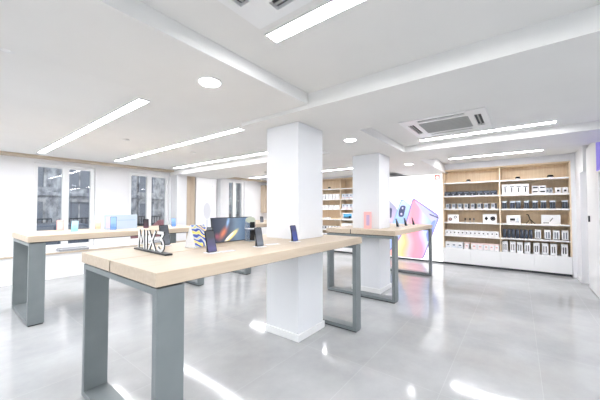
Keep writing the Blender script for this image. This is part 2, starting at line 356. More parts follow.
# ------------------------------------------------------------------ lit billboard with phones
def em(name, rgb, es=.4): return mat(name, rgb, .4, emit=rgb, es=es)
BBX = 7.83
bb_white = em('billboard_white', (255, 255, 255), .9)
t = thing('phone_billboard', (BBX, 1.51, 0), 0, 'large lit white billboard showing three giant pastel phones, left of the tall shelves', 'billboard')
bx('lightbox_case', (.0, .3, 0, 1.73, .035, 2.25), white_lam, t); bx('lit_panel', (-.006, 0, .01, 1.72, .045, 2.245), bb_white, t)
def gradmat(name, stops, axis, lo, hi, es=.8, warp=.0, wscale=2.):
    m = bpy.data.materials.new(name); m.use_nodes = True; b = bsdf(m); b.inputs['Roughness'].default_value = .4
    tc = nn(m, 'ShaderNodeTexCoord'); s = nn(m, 'ShaderNodeSeparateXYZ'); lk(m, tc.outputs['Object'], s.inputs[0])
    mr = nn(m, 'ShaderNodeMapRange'); mr.inputs['From Min'].default_value = lo; mr.inputs['From Max'].default_value = hi
    src = s.outputs['XYZ'.index(axis)]
    if warp:
        n = nn(m, 'ShaderNodeTexNoise'); n.inputs['Scale'].default_value = wscale; n.inputs['Detail'].default_value = 1; lk(m, tc.outputs['Object'], n.inputs['Vector'])
        ma = nn(m, 'ShaderNodeMath', operation='MULTIPLY_ADD'); ma.inputs[1].default_value = warp; lk(m, n.outputs['Fac'], ma.inputs[0]); lk(m, src, ma.inputs[2]); src = ma.outputs[0]
    lk(m, src, mr.inputs[0]); r = ramp(m, stops); lk(m, mr.outputs[0], r.inputs[0])
    lk(m, r.outputs[0], b.inputs['Base Color']); lk(m, r.outputs[0], b.inputs['Emission Color']); b.inputs['Emission Strength'].default_value = es
    return m
def round_poly(pts, r, seg=5):
    out = []; n = len(pts)
    for i in range(n):
        p, a, b = Vector(pts[i]), Vector(pts[i-1]), Vector(pts[(i+1) % n])
        d1, d2 = (a-p), (b-p); rr = min(r, d1.length*.45, d2.length*.45); d1.normalize(); d2.normalize()
        s, e = p+d1*rr, p+d2*rr
        for k in range(seg+1):
            u = k/seg; out.append(tuple(s*(1-u)**2 + p*2*u*(1-u) + e*u*u))
    return out
def bbpoly(pts, layer, m, name='printed_phone', r=0):
    x = -.008-.002*layer
    P = [(y-1.5, z) for y, z in pts]
    if r: P = round_poly(P, r)
    bm = bmesh.new(); prism(bm, [(x, y, z) for y, z in P], (.002, 0, 0)); return obj(name, bm, m, t)
violet = em('print_violet', (166, 160, 205)); blue = em('print_blue', (150, 180, 232)); lav = em('print_lavender', (196, 196, 232)); camd = em('print_camera', (84, 92, 130), .1)
edge_m = em('print_edge', (150, 140, 190)); 
f_left = gradmat('print_grey_violet', [(0, (190, 190, 222)), (.4, (206, 188, 222)), (1, (150, 156, 178))], 'Z', .5, 1.6, .4)
f_mid = gradmat('print_sky_blue', [(0, (170, 190, 236)), (.5, (160, 190, 240)), (1, (196, 216, 246))], 'Z', .4, 1.6, .4)
f_main = gradmat('print_pastel', [(0, (158, 170, 236)), (.18, (172, 196, 242)), (.34, (206, 214, 244)), (.46, (240, 160, 186)), (.58, (255, 158, 176)), (.7, (250, 190, 200)), (.8, (255, 200, 140)), (.88, (255, 228, 176)), (1, (255, 176, 170))], 'Y', .15, 1.45, .4, .35, 1.6)
bbpoly([(3.2, 1.66), (2.91, 1.66), (2.63, 1.38), (2.74, .4), (3.2, .4)], 0, f_left, r=.09)
bbpoly([(2.96, 1.42), (2.78, 1.38), (2.8, 1.1), (2.98, 1.12)], 1, camd, 'printed_camera', .05)
bbpoly([(2.52, 1.66), (2.24, 1.42), (2.42, .1), (3.0, .1), (2.78, .95)], 1, blue, r=.09)
bbpoly([(2.5, 1.62), (2.27, 1.42), (2.45, .12), (2.95, .12), (2.75, .95)], 2, f_mid, r=.08)
bbpoly([(2.53, 1.46), (2.40, 1.44), (2.47, 1.14), (2.6, 1.14), (2.6, 1.3)], 3, camd, 'printed_camera', .06)
bbpoly([(2.51, 1.41), (2.47, 1.41), (2.47, 1.35), (2.51, 1.35)], 4, lav, 'printed_camera', .02); bbpoly([(2.55, 1.25), (2.50, 1.25), (2.50, 1.19), (2.55, 1.19)], 4, lav, 'printed_camera', .02)
bbpoly([(2.22, 1.67), (1.56, 1.18), (1.70, .80), (1.97, .06), (2.98, .06), (2.58, .6), (2.37, 1.12)], 3, edge_m, r=.1)
bbpoly([(2.2, 1.62), (1.60, 1.15), (1.74, .78), (2.0, .07), (2.93, .07), (2.55, .58), (2.34, 1.12)], 4, f_main, r=.09)
bbpoly([(2.18, 1.58), (1.62, 1.15), (1.70, .95), (1.86, 1.15), (2.0, 1.3)], 5, lav, 'printed_highlight', .03)
bbpoly([(1.74, 1.05), (1.66, 1.08), (1.73, .8), (1.86, .5), (1.9, .7)], 6, em('print_periwinkle', (142, 160, 238)), 'printed_highlight', .05)
bbpoly([(1.82, 1.24), (1.60, 1.15), (1.61, 1.12), (1.80, 1.20)], 7, em('print_ink', (92, 92, 120)), 'printed_highlight')
grey_txt = em('print_grey_text', (104, 106, 116), .0)
bm = bmesh.new()
for j, (a, b, c) in enumerate(((2.70, 2.78, 2.16), (2.68, 2.79, 2.10), (2.72, 2.79, 2.04), (2.69, 2.77, 1.99), (2.73, 2.78, 1.94))):
    n = 4
    for k in range(n): box(bm, -.009, -.006, a-1.5+(b-a)*k/n, a-1.5+(b-a)*(k+.65)/n, c, c+.032)
obj('printed_text', bm, grey_txt, t)
bm = bmesh.new()
for k in range(7): box(bm, -.02, -.017, 1.30+k*.035, 1.322+k*.035, .93+(k % 2)*.01, 1.0)
obj('printed_text', bm, violet, t)
org = em('logo_orange', (206, 70, 36), .0)
a, b, c, e, w = 1.56, 1.68, 2.10, 2.22, .024
bm = bmesh.new()
for (y0, y1, z0, z1) in ((a, b, c, c+w), (a, b, e-w, e), (a, a+w, c, e), (b-w, b, c, e)): box(bm, -.009, -.006, y0-1.5, y1-1.5, z0, z1)
for (y0, y1, z0, z1) in ((1.655, 1.662, 2.145, 2.185), (1.61, 1.655, 2.18, 2.187), (1.61, 1.617, 2.145, 2.18), (1.632, 1.639, 2.145, 2.17), (1.59, 1.597, 2.145, 2.187)): box(bm, -.009, -.006, y0-1.5, y1-1.5, z0, z1)
obj('printed_logo', bm, org, t)

# ------------------------------------------------------------------ tall product shelves
SX = 7.80
tiers = [.40, .715, 1.035, 1.36, 1.675, 2.0]
def shelving(y0, ndiv, bay, label):
    t = thing('product_shelving', (SX, y0, 0), 0, label, 'shelves', 'wall shelving units')
    W_ = ndiv*bay; D = .355
    for i in range(ndiv+1): bx('upright', (0, D-.012, i*bay-.012, i*bay+.012, .40, 2.30), oak_shelf, t)
    bx('back_panel', (D-.012, D, -.012, W_+.012, .40, 2.32), oak_shelf, t)
    bx('top_board', (0, D-.012, -.012, W_+.012, 2.30, 2.32), oak_shelf, t)
    for z in tiers[1:]:
        for i in range(ndiv):
            s = bx('shelf_board', (.004, D-.012, i*bay+.012, (i+1)*bay-.012, z-.026, z), oak_shelf, t)
            bx('price_rail', (-.004, .004, i*bay+.012, (i+1)*bay-.012, z-.028, z+.002), white_lam, s)
    bx('base_cabinet', (.012, D, -.012, W_+.012, .05, .398), white_lam, t)
    bx('plinth', (.05, D, 0, W_, 0, .05), dark_pl, t)
    n = ndiv*2; w = (W_+.024)/n
    for i in range(n): bx('cabinet_door', (-.004, .012, -.012+i*w+.003, -.012+(i+1)*w-.003, .05, .396), white_lam, t, .002)
    return t
shelving(-.82, 2, 1.155, 'tall oak shelving full of accessories against the right end wall')
shelving(3.26, 2, 1.155, 'oak shelving with white boxes seen between the two pillars')
struct(bx('wall_header', (SX+.02, X1, -.9, 1.48, 2.33, Z2), white_wall))
struct(bx('wall_header', (SX+.02, X1, 3.24, 5.6, 2.33, ZL), white_wall))
struct(bx('wall_end', (SX+.0, X1, 1.345, 1.345+.001, 0, .001), white_wall)) if 0 else None
struct(bx('wall_partition', (7.84, X1, 5.6, 7.5, 0, ZL), white_wall))

M_ = {'white': mat('box_white', (236, 236, 238), .4), 'grey': mat('box_grey', (190, 192, 198), .4), 'dark': mat('box_dark', (44, 50, 60), .35), 'navy': mat('box_navy', (34, 44, 66), .35),
      'pink': mat('box_pink', (246, 224, 222), .45), 'slate': mat('box_slate', (112, 120, 132), .4), 'ink': mat('print_black', (34, 35, 40), .5), 'rose': mat('print_rose', (226, 176, 172), .5),
      'pale': mat('box_pale_blue', (206, 214, 224), .4), 'blue': mat('box_blue', (96, 176, 220), .4)}
ORD = ['first', 'second', 'third', 'fourth', 'fifth', 'sixth', 'seventh', 'eighth', 'ninth', 'tenth', 'eleventh', 'twelfth', 'thirteenth', 'fourteenth']
def package(y, z, w, h, d_, body, marks, label, group, cap=None, x=SX+.03, name='product_box', cat='box'):
    """y = centre of the front; marks = [(u0,u1,v0,v1,mat)] in fractions, u from the left as seen from the room"""
    t = thing(name, (x, y, z), 0, label, cat, group)
    bx('carton', (0, d_, -w/2, w/2, 0, h), M_[body], t, .0015)
    if cap: bx('lid', (-.001, d_+.001, -w/2-.001, w/2+.001, h*.82, h+.001), M_[cap], t)
    for (u0, u1, v0, v1, m) in marks:
        bx('printed_label', (-.0015, 0, w/2-u1*w, w/2-u0*w, v0*h, v1*h), M_[m], t)
    return t
def row(y_left, y_right, n, z, fill, h, d_, body, marks, what, where, group, cap=None, jitter=0):
    for i in range(n):
        pitch = (y_left-y_right)/n; y = y_left-(i+.5)*pitch
        side = ORD[i] + ' from left'
        package(y, z, pitch*fill, h*(1+random.uniform(-jitter, jitter)), d_, body, marks, '%s, %s, %s' % (what, side, where), group, cap)
T = [z+.001 for z in tiers]
zf = {'L': 'left bay', 'R': 'right bay'}
# left bay (seen left): Y 1.46 .. .36
row(1.465, .365, 13, T[1], .93, .125, .1, 'white', [(.38, .66, .42, .66, 'ink')], 'small white box with dark dot', 'second row of left bay', 'white dotted boxes')
row(1.465, 1.27, 1, T[0], .97, .125, .16, 'pale', [(.2, .8, .3, .5, 'slate')], 'wide pale box', 'bottom row of the left bay', None) if 0 else None
for i, (a, b, m, mk) in enumerate(((1.46, 1.34, 'pale', 'slate'), (1.335, 1.21, 'pale', 'slate'), (1.205, 1.08, 'pale', 'slate'), (1.05, .955, 'pink', 'rose'), (.91, .79, 'pink', 'rose'), (.785, .67, 'pink', 'rose'), (.665, .56, 'pink', 'rose'), (.555, .46, 'pink', 'rose'), (.455, .365, 'pink', 'rose'))):
    package((a+b)/2, T[0], a-b, .15, .16, 'white', [(.12, .88, .12, .3, m), (.28, .72, .4, .62, mk)], 'low white box with %s print, %s from left, bottom row, left bay' % ('pale grey' if m == 'pale' else 'pink', ORD[i]), 'bottom row boxes of the left bay', 'white' if m == 'pale' else 'pink')
row(1.455, .385, 8, T[3], .78, .125, .12, 'grey', [(.72, 1.0, .0, 1, 'ink'), (.1, .6, .35, .8, 'slate')], 'grey box with black side stripe', 'fourth row of left bay', 'grey striped boxes')
row(1.465, .385, 8, T[4], .93, .105, .14, 'dark', [(.1, .9, .6, .8, 'slate'), (.3, .5, .15, .35, 'grey')], 'low dark box', 'fifth row of left bay', 'low dark boxes')
def puck(y, z, r, label, white=True):
    t = thing('camera_puck', (SX+.06, y, z), 0, label, 'gadget', 'small black gadgets on the top shelf')
    bm = bmesh.new(); cyl(bm, (0, 0, 0), r*.8, .022, 20); obj('stand', bm, M_['white'], t)
    bm = bmesh.new(); cyl(bm, (0, 0, .022), r, .04, 20, r*.7); obj('dome', bm, black_pl, t)
puck(.95, T[5], .05, 'small black gadget alone on the top shelf of the left bay'); puck(.01, T[5], .05, 'small black gadget on the top shelf of the right bay, nearer the divider')
puck(-.53, T[5], .06, 'black gadget on white stand, right end of the top shelf')
puck(4.85, T[5], .05, 'small black gadget on the top shelf between the pillars')
def sign(y, z, w, h, label, shapes, group='white picture cards on the middle shelf', x=SX+.07):
    t = thing('display_card', (x, y, z), 0, label, 'sign', group)
    bx('card_board', (0, .03, -w/2, w/2, 0, h), M_['white'], t, .002)
    for s in shapes:
        bm = bmesh.new()
        if s[0] == 'ring':
            _, u, v, r, m = s
            for k in range(20):
                a, b = k*2*math.pi/20, (k+1)*2*math.pi/20
                q = [(-.002, u+rr*math.cos(g), v+rr*math.sin(g)) for rr, g in ((r, a), (r, b), (r*.62, b), (r*.62, a))]
                bm.faces.new([bm.verts.new(p) for p in q])
        elif s[0] == 'disc':
            _, u, v, r, m = s; prism(bm, [(-.002, u+r*math.cos(k*math.pi/10), v+r*math.sin(k*math.pi/10)) for k in range(20)], (.002, 0, 0))
        else:
            _, pts, m = s; prism(bm, [(-.002, p[0], p[1]) for p in pts], (.002, 0, 0))
        obj('printed_picture', bm, M_[m], t)
    return t
sign(1.29, T[2], .24, .185, 'white card picturing two watch rings, left end of the middle shelf', [('ring', .06, .07, .038, 'ink'), ('ring', -.05, .12, .032, 'navy'), ('disc', .06, .07, .022, 'rose')])
sign(.535, T[2], .27, .205, 'white card picturing two round dark devices, left of the divider', [('poly', [(.07, .05), (.1, .1), (.07, .15), (.03, .1)], 'ink'), ('disc', -.06, .1, .048, 'ink'), ('ring', -.06, .1, .03, 'grey')])
for i, y in enumerate((1.03, .93, .85)):
    t = thing('earphone', (SX+.08, y, T[2]), 0, '%s small dark earphone between the two left white cards' % ('left', 'middle', 'right')[i].replace('left', 'leftmost').replace('right', 'rightmost'), 'gadget', 'earphones on the middle shelf')
    bm = bmesh.new(); cyl(bm, (0, 0, 0), .02, .008, 14); cyl(bm, (0, 0, .008), .004, .05, 8); obj('stand', bm, M_['grey'], t)
    bm = bmesh.new(); cyl(bm, (0, 0, .055), .016, .05, 12, .011); obj('bud', bm, black_pl if i < 2 else M_['slate'], t)
# right bay: Y .32 .. -.80
def bayR(px): # position on the front of the shelving by fraction 0 (divider) .. 1 (right end)
    return .31 - px*1.11
FR = 'right bay'
for i in range(4):
    package(bayR(.065+i*.107), T[4], .112, .225, .14, 'white', [(.2, .85, .72, .8, 'ink'), (.42, .6, .2, .68, 'ink')], 'tall white T-print box, %s from left, fifth row of right bay' % ORD[i], 'tall white boxes of the fifth row')
k = 0
for j in range(2):
    for i in range(2):
        package(bayR(.535+i*.105), T[4]+j*.087, .108, .085, .14, 'white', [(.15, .85, .4, .7, 'ink')], 'flat white box with a dark bar, %s %s of the stack of four' % ('upper' if j else 'lower', 'right' if i else 'left'), 'stack of four flat white boxes')
for i in range(2): package(bayR(.71+i*.05), T[4], .05, .12, .1, 'grey', [(.2, .8, .3, .7, 'slate')], 'small grey packet %s beside the stack of four white boxes' % ('nearest' if i == 0 else 'second place'), 'small grey packets')
for i in range(2): package(bayR(.86+i*.095), T[4], .09, .12, .1, 'white', [(.3, .7, .3, .6, 'ink')], 'small white box with dark dot, %s at right end of fifth row' % ('left one' if i == 0 else 'right one'), 'small white boxes, fifth row')
for i, u in enumerate((.05, .18, .27, .40, .53, .65, .78, .95)):
    package(bayR(u), T[3], .085, .17, .12, 'slate', [(.08, .4, .05, .78, 'dark'), (.5, .9, .05, .78, 'dark')], 'dark blister pack, %s from left, fourth row of right bay' % ORD[i], 'dark blister packs', 'pale')
sign(bayR(.19), T[2], .25, .18, 'white card picturing a dark camera, beside the divider in the right bay', [('poly', [(.06, .06), (-.03, .06), (-.03, .11), (.06, .11)], 'ink'), ('poly', [(-.05, .04), (-.09, .04), (-.09, .13), (-.05, .11)], 'pale'), ('poly', [(.07, .03), (-.1, .03), (-.1, .038), (.07, .038)], 'ink')])
sign(bayR(.75), T[2], .30, .20, 'white card picturing a slanted pen, right end of the middle shelf', [('poly', [(.02, .06), (.01, .055), (-.04, .13), (-.025, .135)], 'ink'), ('poly', [(.12, .02), (.03, .02), (.03, .035), (.12, .035)], 'ink')])
t = thing('mini_tripod', (SX+.1, bayR(.45), T[2]), 0, 'small black tripod between the two right white cards', 'tripod')
bm = bmesh.new()
def rod(bm, a, b, r, seg=8):
    a, b = Vector(a), Vector(b); d = (b-a); q = d.to_track_quat('Z', 'Y')
    A = [bm.verts.new(a+q@Vector((r*math.cos(i*2*math.pi/seg), r*math.sin(i*2*math.pi/seg), 0))) for i in range(seg)]
    B = [bm.verts.new(b+q@Vector((r*math.cos(i*2*math.pi/seg), r*math.sin(i*2*math.pi/seg), 0))) for i in range(seg)]
    bm.faces.new(A[::-1]); bm.faces.new(B)
    for i in range(seg): bm.faces.new((A[i], A[(i+1) % seg], B[(i+1) % seg], B[i]))
rod(bm, (0, 0, .09), (0, .03, .19), .008); rod(bm, (0, .02, .185), (0, .06, .2), .01); obj('handle', bm, black_pl, t)
for e in ((-.03, .07, .004), (-.03, -.08, .004), (.05, -.03, .004)):
    bm = bmesh.new(); rod(bm, (0, 0, .095), e, .006); obj('leg', bm, black_pl, t)
for i in range(7):
    package(bayR(.045+i*.068), T[1], .06, .19, .12, 'navy', [(.1, .5, .1, .85, 'dark'), (.6, .9, .5, .9, 'slate')], 'dark navy box, %s from left, second row of right bay' % ORD[i], 'navy boxes of the second row')
for i, u in enumerate((.56, .70, .82, .94)):
    package(bayR(u), T[1], .098, .2, .12, 'white', [(.2, .42, .15, .8, 'slate'), (.58, .8, .15, .8, 'slate'), (0, 1, 0, .08, 'dark')], 'white box with grey bars, %s of the four right of the navy boxes' % ORD[i], 'white boxes of the second row')
for i, u in enumerate((.05, .175, .285, .40, .535, .66, .78, .93)):
    package(bayR(u), T[0], .098, .235, .14, 'white', [(.2, .36, .2, .75, 'ink'), (.56, .74, .2, .75, 'ink')], 'white box with two black bars, %s from left, bottom row, right bay' % ORD[i], 'white boxes of the bottom row')
# shelves between the pillars (Y 3.26 .. 5.57)
W2 = 'on the shelves between the pillars'
for (zi, n, h) in ((4, 8, .16), (3, 8, .12)):
    row(5.5, 4.46, n, T[zi], .8, h, .12, 'white', [(.35, .65, .5, .62, 'grey')], 'white box', '%s row, left bay between the pillars' % ['', '', '', 'fourth', 'fifth'][zi], 'white boxes left bay between the pillars')
    row(4.39, 3.35, n, T[zi], .85, .15, .12, 'pale', [(.35, .7, .5, .8, 'slate'), (.1, .9, .1, .25, 'rose')], 'pale box', '%s row, right bay between the pillars' % ['', '', '', 'fourth', 'fifth'][zi], 'pale boxes right bay between the pillars')
row(5.5, 4.46, 9, T[1], .7, .1, .12, 'white', [(.25, .75, .2, .8, 'ink')], 'white box with black square', 'second row, left bay between pillars', 'black and white boxes between the pillars')
row(4.39, 3.35, 6, T[1], .9, .2, .12, 'white', [(.45, .55, .2, .8, 'rose')], 'white box with red line', 'second row, right bay between pillars', 'red-lined white boxes between the pillars')
row(5.5, 4.46, 6, T[0], .9, .17, .12, 'white', [(.2, .4, .2, .75, 'ink'), (.6, .8, .2, .75, 'ink')], 'tall white box', 'bottom row, left bay between the pillars', 'bottom row between the pillars')
sign(4.2, T[2], .36, .2, 'blue picture card on the shelves between the pillars', [('poly', [(.14, .03), (-.14, .03), (-.14, .17), (.14, .17)], 'blue'), ('disc', -.08, .07, .035, 'navy'), ('poly', [(.14, .03), (-.14, .03), (-.14, .06), (.14, .06)], 'rose')], None)
package(4.95, T[2], .2, .05, .12, 'white', [(.2, .8, .3, .6, 'grey')], 'flat white box alone in the left bay between the pillars', None)

# ------------------------------------------------------------------ phones
def rrect(w, h, r, seg=4):
    out = []
    for cx, cz, a in ((w/2-r, h-r, 0), (-w/2+r, h-r, 90), (-w/2+r, r, 180), (w/2-r, r, 270)):
        for k in range(seg+1):
            g = math.radians(a+90*k/seg); out.append((cx+r*math.cos(g), cz+r*math.sin(g)))
    return out
def screen_mat(name, c0, c1, c2, es=.6):
    m = gradmat(name, [(0, c0), (.45, c1), (1, c2)], 'Z', 0, .15, es, .08, 18); return m
def phone(x, y, z, rz, label, scr, w=.074, h=.152, body=None, lean=14, group='phones on display stands', stand_m=None):
    """faces local -Y"""
    t = thing('smartphone', (x, y, z), rz, label, 'phone', group)
    body = body or black_pl
    R = Matrix.Rotation(math.radians(-lean), 4, 'X') @ Matrix.Translation((0, 0, .006))
    def put(o): o.matrix_local = R; return o
    bm = bmesh.new(); prism(bm, [(p[0], 0, p[1]) for p in rrect(w, h, .009)], (0, .008, 0)); b = put(obj('phone_body', bm, body, t))
    bm = bmesh.new(); prism(bm, [(p[0], -.0008, p[1]+.004) for p in rrect(w-.006, h-.008, .007)], (0, .0009, 0)); put(obj('screen', bm, scr, t))
    # stand: base plate and a leaning support behind the phone
    bm = bmesh.new(); prism(bm, [(p[0], p[1]-.035, 0) for p in rrect(w*1.05, .095, .01)], (0, 0, .004)); obj('stand_base', bm, stand_m or white_gloss, t)
    s = math.tan(math.radians(lean))
    bm = bmesh.new(); prism(bm, [(-.02, .0105, .004), (-.02, .045, .004), (-.02, .0105+s*.1+.008, .1), (-.02, .0105+s*.1+.003, .1)], (.04, 0, 0)); obj('stand_support', bm, dark_pl, t)
    return t
s_dark = screen_mat('screen_dusk', (58, 60, 72), (84, 80, 122), (66, 68, 74), .1)
s_grey = screen_mat('screen_grey', (84, 88, 96), (112, 118, 128), (76, 80, 88), .1)
s_blue = screen_mat('screen_navy', (44, 54, 110), (58, 76, 150), (50, 54, 100), .15)
s_cyan = screen_mat('screen_cyan', (170, 222, 224), (120, 186, 204), (170, 214, 226), .2)
s_red = screen_mat('screen_dark_red', (120, 50, 60), (60, 34, 46), (30, 24, 30), .3)
s_lb = screen_mat('screen_light_blue', (150, 176, 216), (84, 124, 196), (130, 166, 214), .2)
s_or = screen_mat('screen_orange', (240, 200, 176), (230, 166, 128), (240, 206, 186), .2)
s_pk = screen_mat('screen_pink', (246, 200, 204), (240, 176, 186), (250, 214, 214), .7)
silver = mat('silver_phone', (110, 116, 126), .3, metal=.5)
TT = TZ+.001
phone(1.235, 1.735, TT, .08, 'black phone with violet screen in front of the colourful wedge display', s_dark, .08, .158)
phone(1.675, 1.70, TT, .0, 'dark grey phone on stand at the front edge, right of the wide space picture', s_grey, .078, .155, lean=12)
phone(2.145, 1.70, TT, -.05, 'navy phone standing alone at the foot of the near pillar', s_blue, .074, .155)
phone(1.24, 2.40, TT, .1, 'dark grey phone partly hidden behind the white MIX3 letters', s_grey, .082, .175)
phone(1.50, 2.20, TT, -1.35, 'phone seen edge-on at the left side of the wide space picture', s_grey, .07, .15)
G2 = 'phones on the long left table'
phone(1.2, 4.80, TT, -.45, 'pale cyan phone standing on the left end of the long table', s_cyan, .08, .155, silver, group=G2)
phone(1.56, 5.09, TT, -.5, 'pale orange phone between the cyan phone and light blue sign', s_or, .07, .15, silver, group=G2)
phone(2.15, 4.82, TT, -.3, 'dark phone with reddish screen right of the light blue sign', s_red, .08, .15, group=G2)
phone(2.63, 4.84, TT, -.3, 'light blue phone nearest the right end of the long left table', s_lb, .075, .15, silver, group=G2)
phone(1.67, 4.80, TT, -.35, 'blue-screened phone standing in front of the light blue sign', s_lb, .08, .2, group=G2)
G3 = 'phones on the far right table'
phone(5.06, 1.68, TT, .08, 'dark phone at the left of three on the far right table', s_grey, .074, .15, group=G3, lean=20)
phone(5.46, 1.66, TT, .08, 'dark phone in the middle of three on the far right table', s_grey, .074, .15, group=G3, lean=20)
phone(5.88, 1.64, TT, .08, 'dark phone at the right of three on the far right table', s_grey, .074, .15, group=G3, lean=20)
phone(4.75, 4.78, TT, -.5, 'tiny dark phone on the farthest table, just left of the near pillar', s_grey, .08, .14)
def gift(x, y, rz, w, h, d_, m, m2, label):
    t = thing('phone_box', (x, y, TT), rz, label, 'box', 'upright pink boxes')
    bx('carton', (-w/2, w/2, 0, d_, 0, h), m, t, .002); bx('printed_picture', (-w/2+w*.28, w/2-w*.28, -.001, 0, h*.2, h*.8), m2, t)
pink_card = mat('pink_card', (246, 190, 186), .5); pale_violet = mat('pale_violet_print', (196, 170, 204), .5)
gift(4.36, 1.90, -.9, .13, .26, .03, pink_card, pale_violet, 'tall pink phone box on the far right table, against the far pillar') if 0 else None
t = thing('phone_box', (4.30, 1.93, TT), -.95, 'tall pink phone box on the table in front of the far pillar', 'box')
bx('carton', (-.06, .06, 0, .03, 0, .27), pink_card, t, .002); bx('printed_picture', (-.025, .025, -.001, 0, .05, .22), pale_violet, t)
gift(1.17, 5.36, -.45, .08, .15, .04, pink_card, mat('pale_print', (250, 226, 222), .5), 'small pink box on the long left table before the leftmost window')

# light blue sign with printed line
lb_m = mat('sign_light_blue', (190, 206, 224), .3, emit=(206, 226, 244), es=.0); lb2 = mat('sign_blue_line', (150, 184, 220), .4)
t = thing('table_sign', (1.85, 4.98, TT), 0, 'wide light blue sign standing on the long left table', 'sign')
bx('sign_board', (-.23, .23, 0, .03, 0, .225), lb_m, t, .003)
boxes('printed_text', [(-.06, .2, -.0015, 0, .135, .143)], lb2, t)
bx('printed_picture', (-.22, -.12, -.0012, 0, .02, .2), mat('sign_pink_tint', (222, 214, 236), .4), t)
boxes('sign_foot', [(-.25, .25, -.02, .06, 0, .006)], white_gloss, t) if 0 else None

# ------------------------------------------------------------------ letters M I X 3
face_w = mat('letter_face_white', (248, 248, 250), .35); side_b = mat('letter_side_dark', (40, 42, 46), .4)
t = thing('letter_sign', (.995, 2.37, TT), -math.pi/2-.03, 'white MIX3 letters with dark sides on a black base bar', 'sign')
# local x runs along the word, local -y faces the viewer
bx('base_bar', (-.02, .50, -.02, .03, 0, .012), side_b, t, .002)
LH = .14
def stroke(bm, p, q, w, y0=0, y1=.009):
    p, q = Vector(p), Vector(q); d = (q-p).normalized(); n = Vector((-d.y, d.x))*w/2
    pts = [p+n, p-n, q-n, q+n]
    prism(bm, [(a.x, y0, a.y+.014) for a in pts], (0, y1-y0, 0), 1, 0)
w = .0175
bm = bmesh.new(); H = LH
for a, b in (((.01, 0), (.022, H)), ((.022, H), (.062, .035)), ((.062, .035), (.102, H)), ((.102, H), (.114, 0))): stroke(bm, a, b, w)
obj('letter_m', bm, [face_w, side_b], t)
bm = bmesh.new(); stroke(bm, (.155, 0), (.155, H), w*1.1); obj('letter_i', bm, [face_w, side_b], t)
bm = bmesh.new(); stroke(bm, (.195, 0), (.30, H), w); stroke(bm, (.195, H), (.30, 0), w, -.0005); obj('letter_x', bm, [face_w, side_b], t)
bm = bmesh.new()
pts = [(.335, H-.008), (.43, H-.008), (.385, H*.56)]
for k in range(9):
    g = math.radians(80-k*28); pts.append((.382+.045*math.cos(g), .047+.045*math.sin(g)*1.0))
pts = [(.335, H-.008), (.43, H-.008), (.382, .088)] + [(.382+.047*math.cos(math.radians(g)), .047+.041*math.sin(math.radians(g))) for g in (75, 45, 15, -15, -45, -75, -105, -135, -155)]
for a, b in zip(pts, pts[1:]): stroke(bm, a, b, w*1.15)
obj('digit_3', bm, [face_w, side_b], t)

# ------------------------------------------------------------------ colourful wedge display
swirl = bpy.data.materials.new('swirl_print'); swirl.use_nodes = True
tc = nn(swirl, 'ShaderNodeTexCoord'); mp = nn(swirl, 'ShaderNodeMapping'); mp.inputs['Rotation'].default_value = (0, math.radians(55), 0); lk(swirl, tc.outputs['Object'], mp.inputs[0])
wv = nn(swirl, 'ShaderNodeTexWave'); wv.inputs['Scale'].default_value = 4.6; wv.inputs['Distortion'].default_value = 9; wv.inputs['Detail'].default_value = 2; wv.inputs['Detail Scale'].default_value = 1.2
lk(swirl, mp.outputs[0], wv.inputs['Vector'])
rp = ramp(swirl, [(0, (232, 200, 90)), (.14, (240, 226, 150)), (.24, (54, 90, 190)), (.5, (34, 48, 140)), (.74, (50, 80, 180)), (.86, (120, 160, 215)), (.94, (210, 216, 226)), (1, (200, 190, 100))])
lk(swirl, wv.outputs['Fac'], rp.inputs[0]); lk(swirl, rp.outputs[0], bsdf(swirl).inputs['Base Color']); lk(swirl, rp.outputs[0], bsdf(swirl).inputs['Emission Color'])
bsdf(swirl).inputs['Emission Strength'].default_value = .0; bsdf(swirl).inputs['Roughness'].default_value = .3
t = thing('wedge_display', (1.375, 2.07, TT), math.radians(12), 'white wedge display with a blue and yellow swirl picture', 'display')
hw, hh = .08, .185
bm = bmesh.new(); prism(bm, [(-hw, -.0, 0), (-hw, .12, 0), (-hw, .06, hh)], (2*hw, 0, 0)); obj('wedge_body', bm, white_gloss, t, .002)
bm = bmesh.new(); v = [(-hw+.003, -.002, .004), (hw-.003, -.002, .004), (hw-.003, .057, hh-.003), (-hw+.003, .057, hh-.003)]
bm.faces.new([bm.verts.new(p) for p in v]); obj('picture', bm, swirl, t)

# ------------------------------------------------------------------ wide space picture
space = bpy.data.materials.new('space_print'); space.use_nodes = True; b = bsdf(space); b.inputs['Roughness'].default_value = .12
tc = nn(space, 'ShaderNodeTexCoord')
base = gradmat('space_base', [(0, (58, 62, 74)), (.45, (92, 100, 116)), (.62, (120, 138, 158)), (1, (98, 128, 164))], 'X', -.24, .24, .3, .06, 8)
space = base
def blob(m, prev, c, sc, rot, col, soft):
    tc = nn(m, 'ShaderNodeTexCoord'); mp = nn(m, 'ShaderNodeMapping', vector_type='TEXTURE'); mp.inputs['Location'].default_value = (c[0], 0, c[1]); mp.inputs['Rotation'].default_value = (0, rot, 0); mp.inputs['Scale'].default_value = (sc[0], 10, sc[1])
    lk(m, tc.outputs['Object'], mp.inputs[0]); g = nn(m, 'ShaderNodeTexGradient', gradient_type='QUADRATIC_SPHERE'); lk(m, mp.outputs[0], g.inputs[0])
    mu = nn(m, 'ShaderNodeMath', operation='MULTIPLY', use_clamp=True); mu.inputs[1].default_value = soft; lk(m, g.outputs['Fac'], mu.inputs[0])
    mx = nn(m, 'ShaderNodeMix', data_type='RGBA'); lk(m, mu.outputs[0], mx.inputs[0]); lk(m, prev, mx.inputs[6]); mx.inputs[7].default_value = (*lin(col), 1)
    return mx.outputs[2]
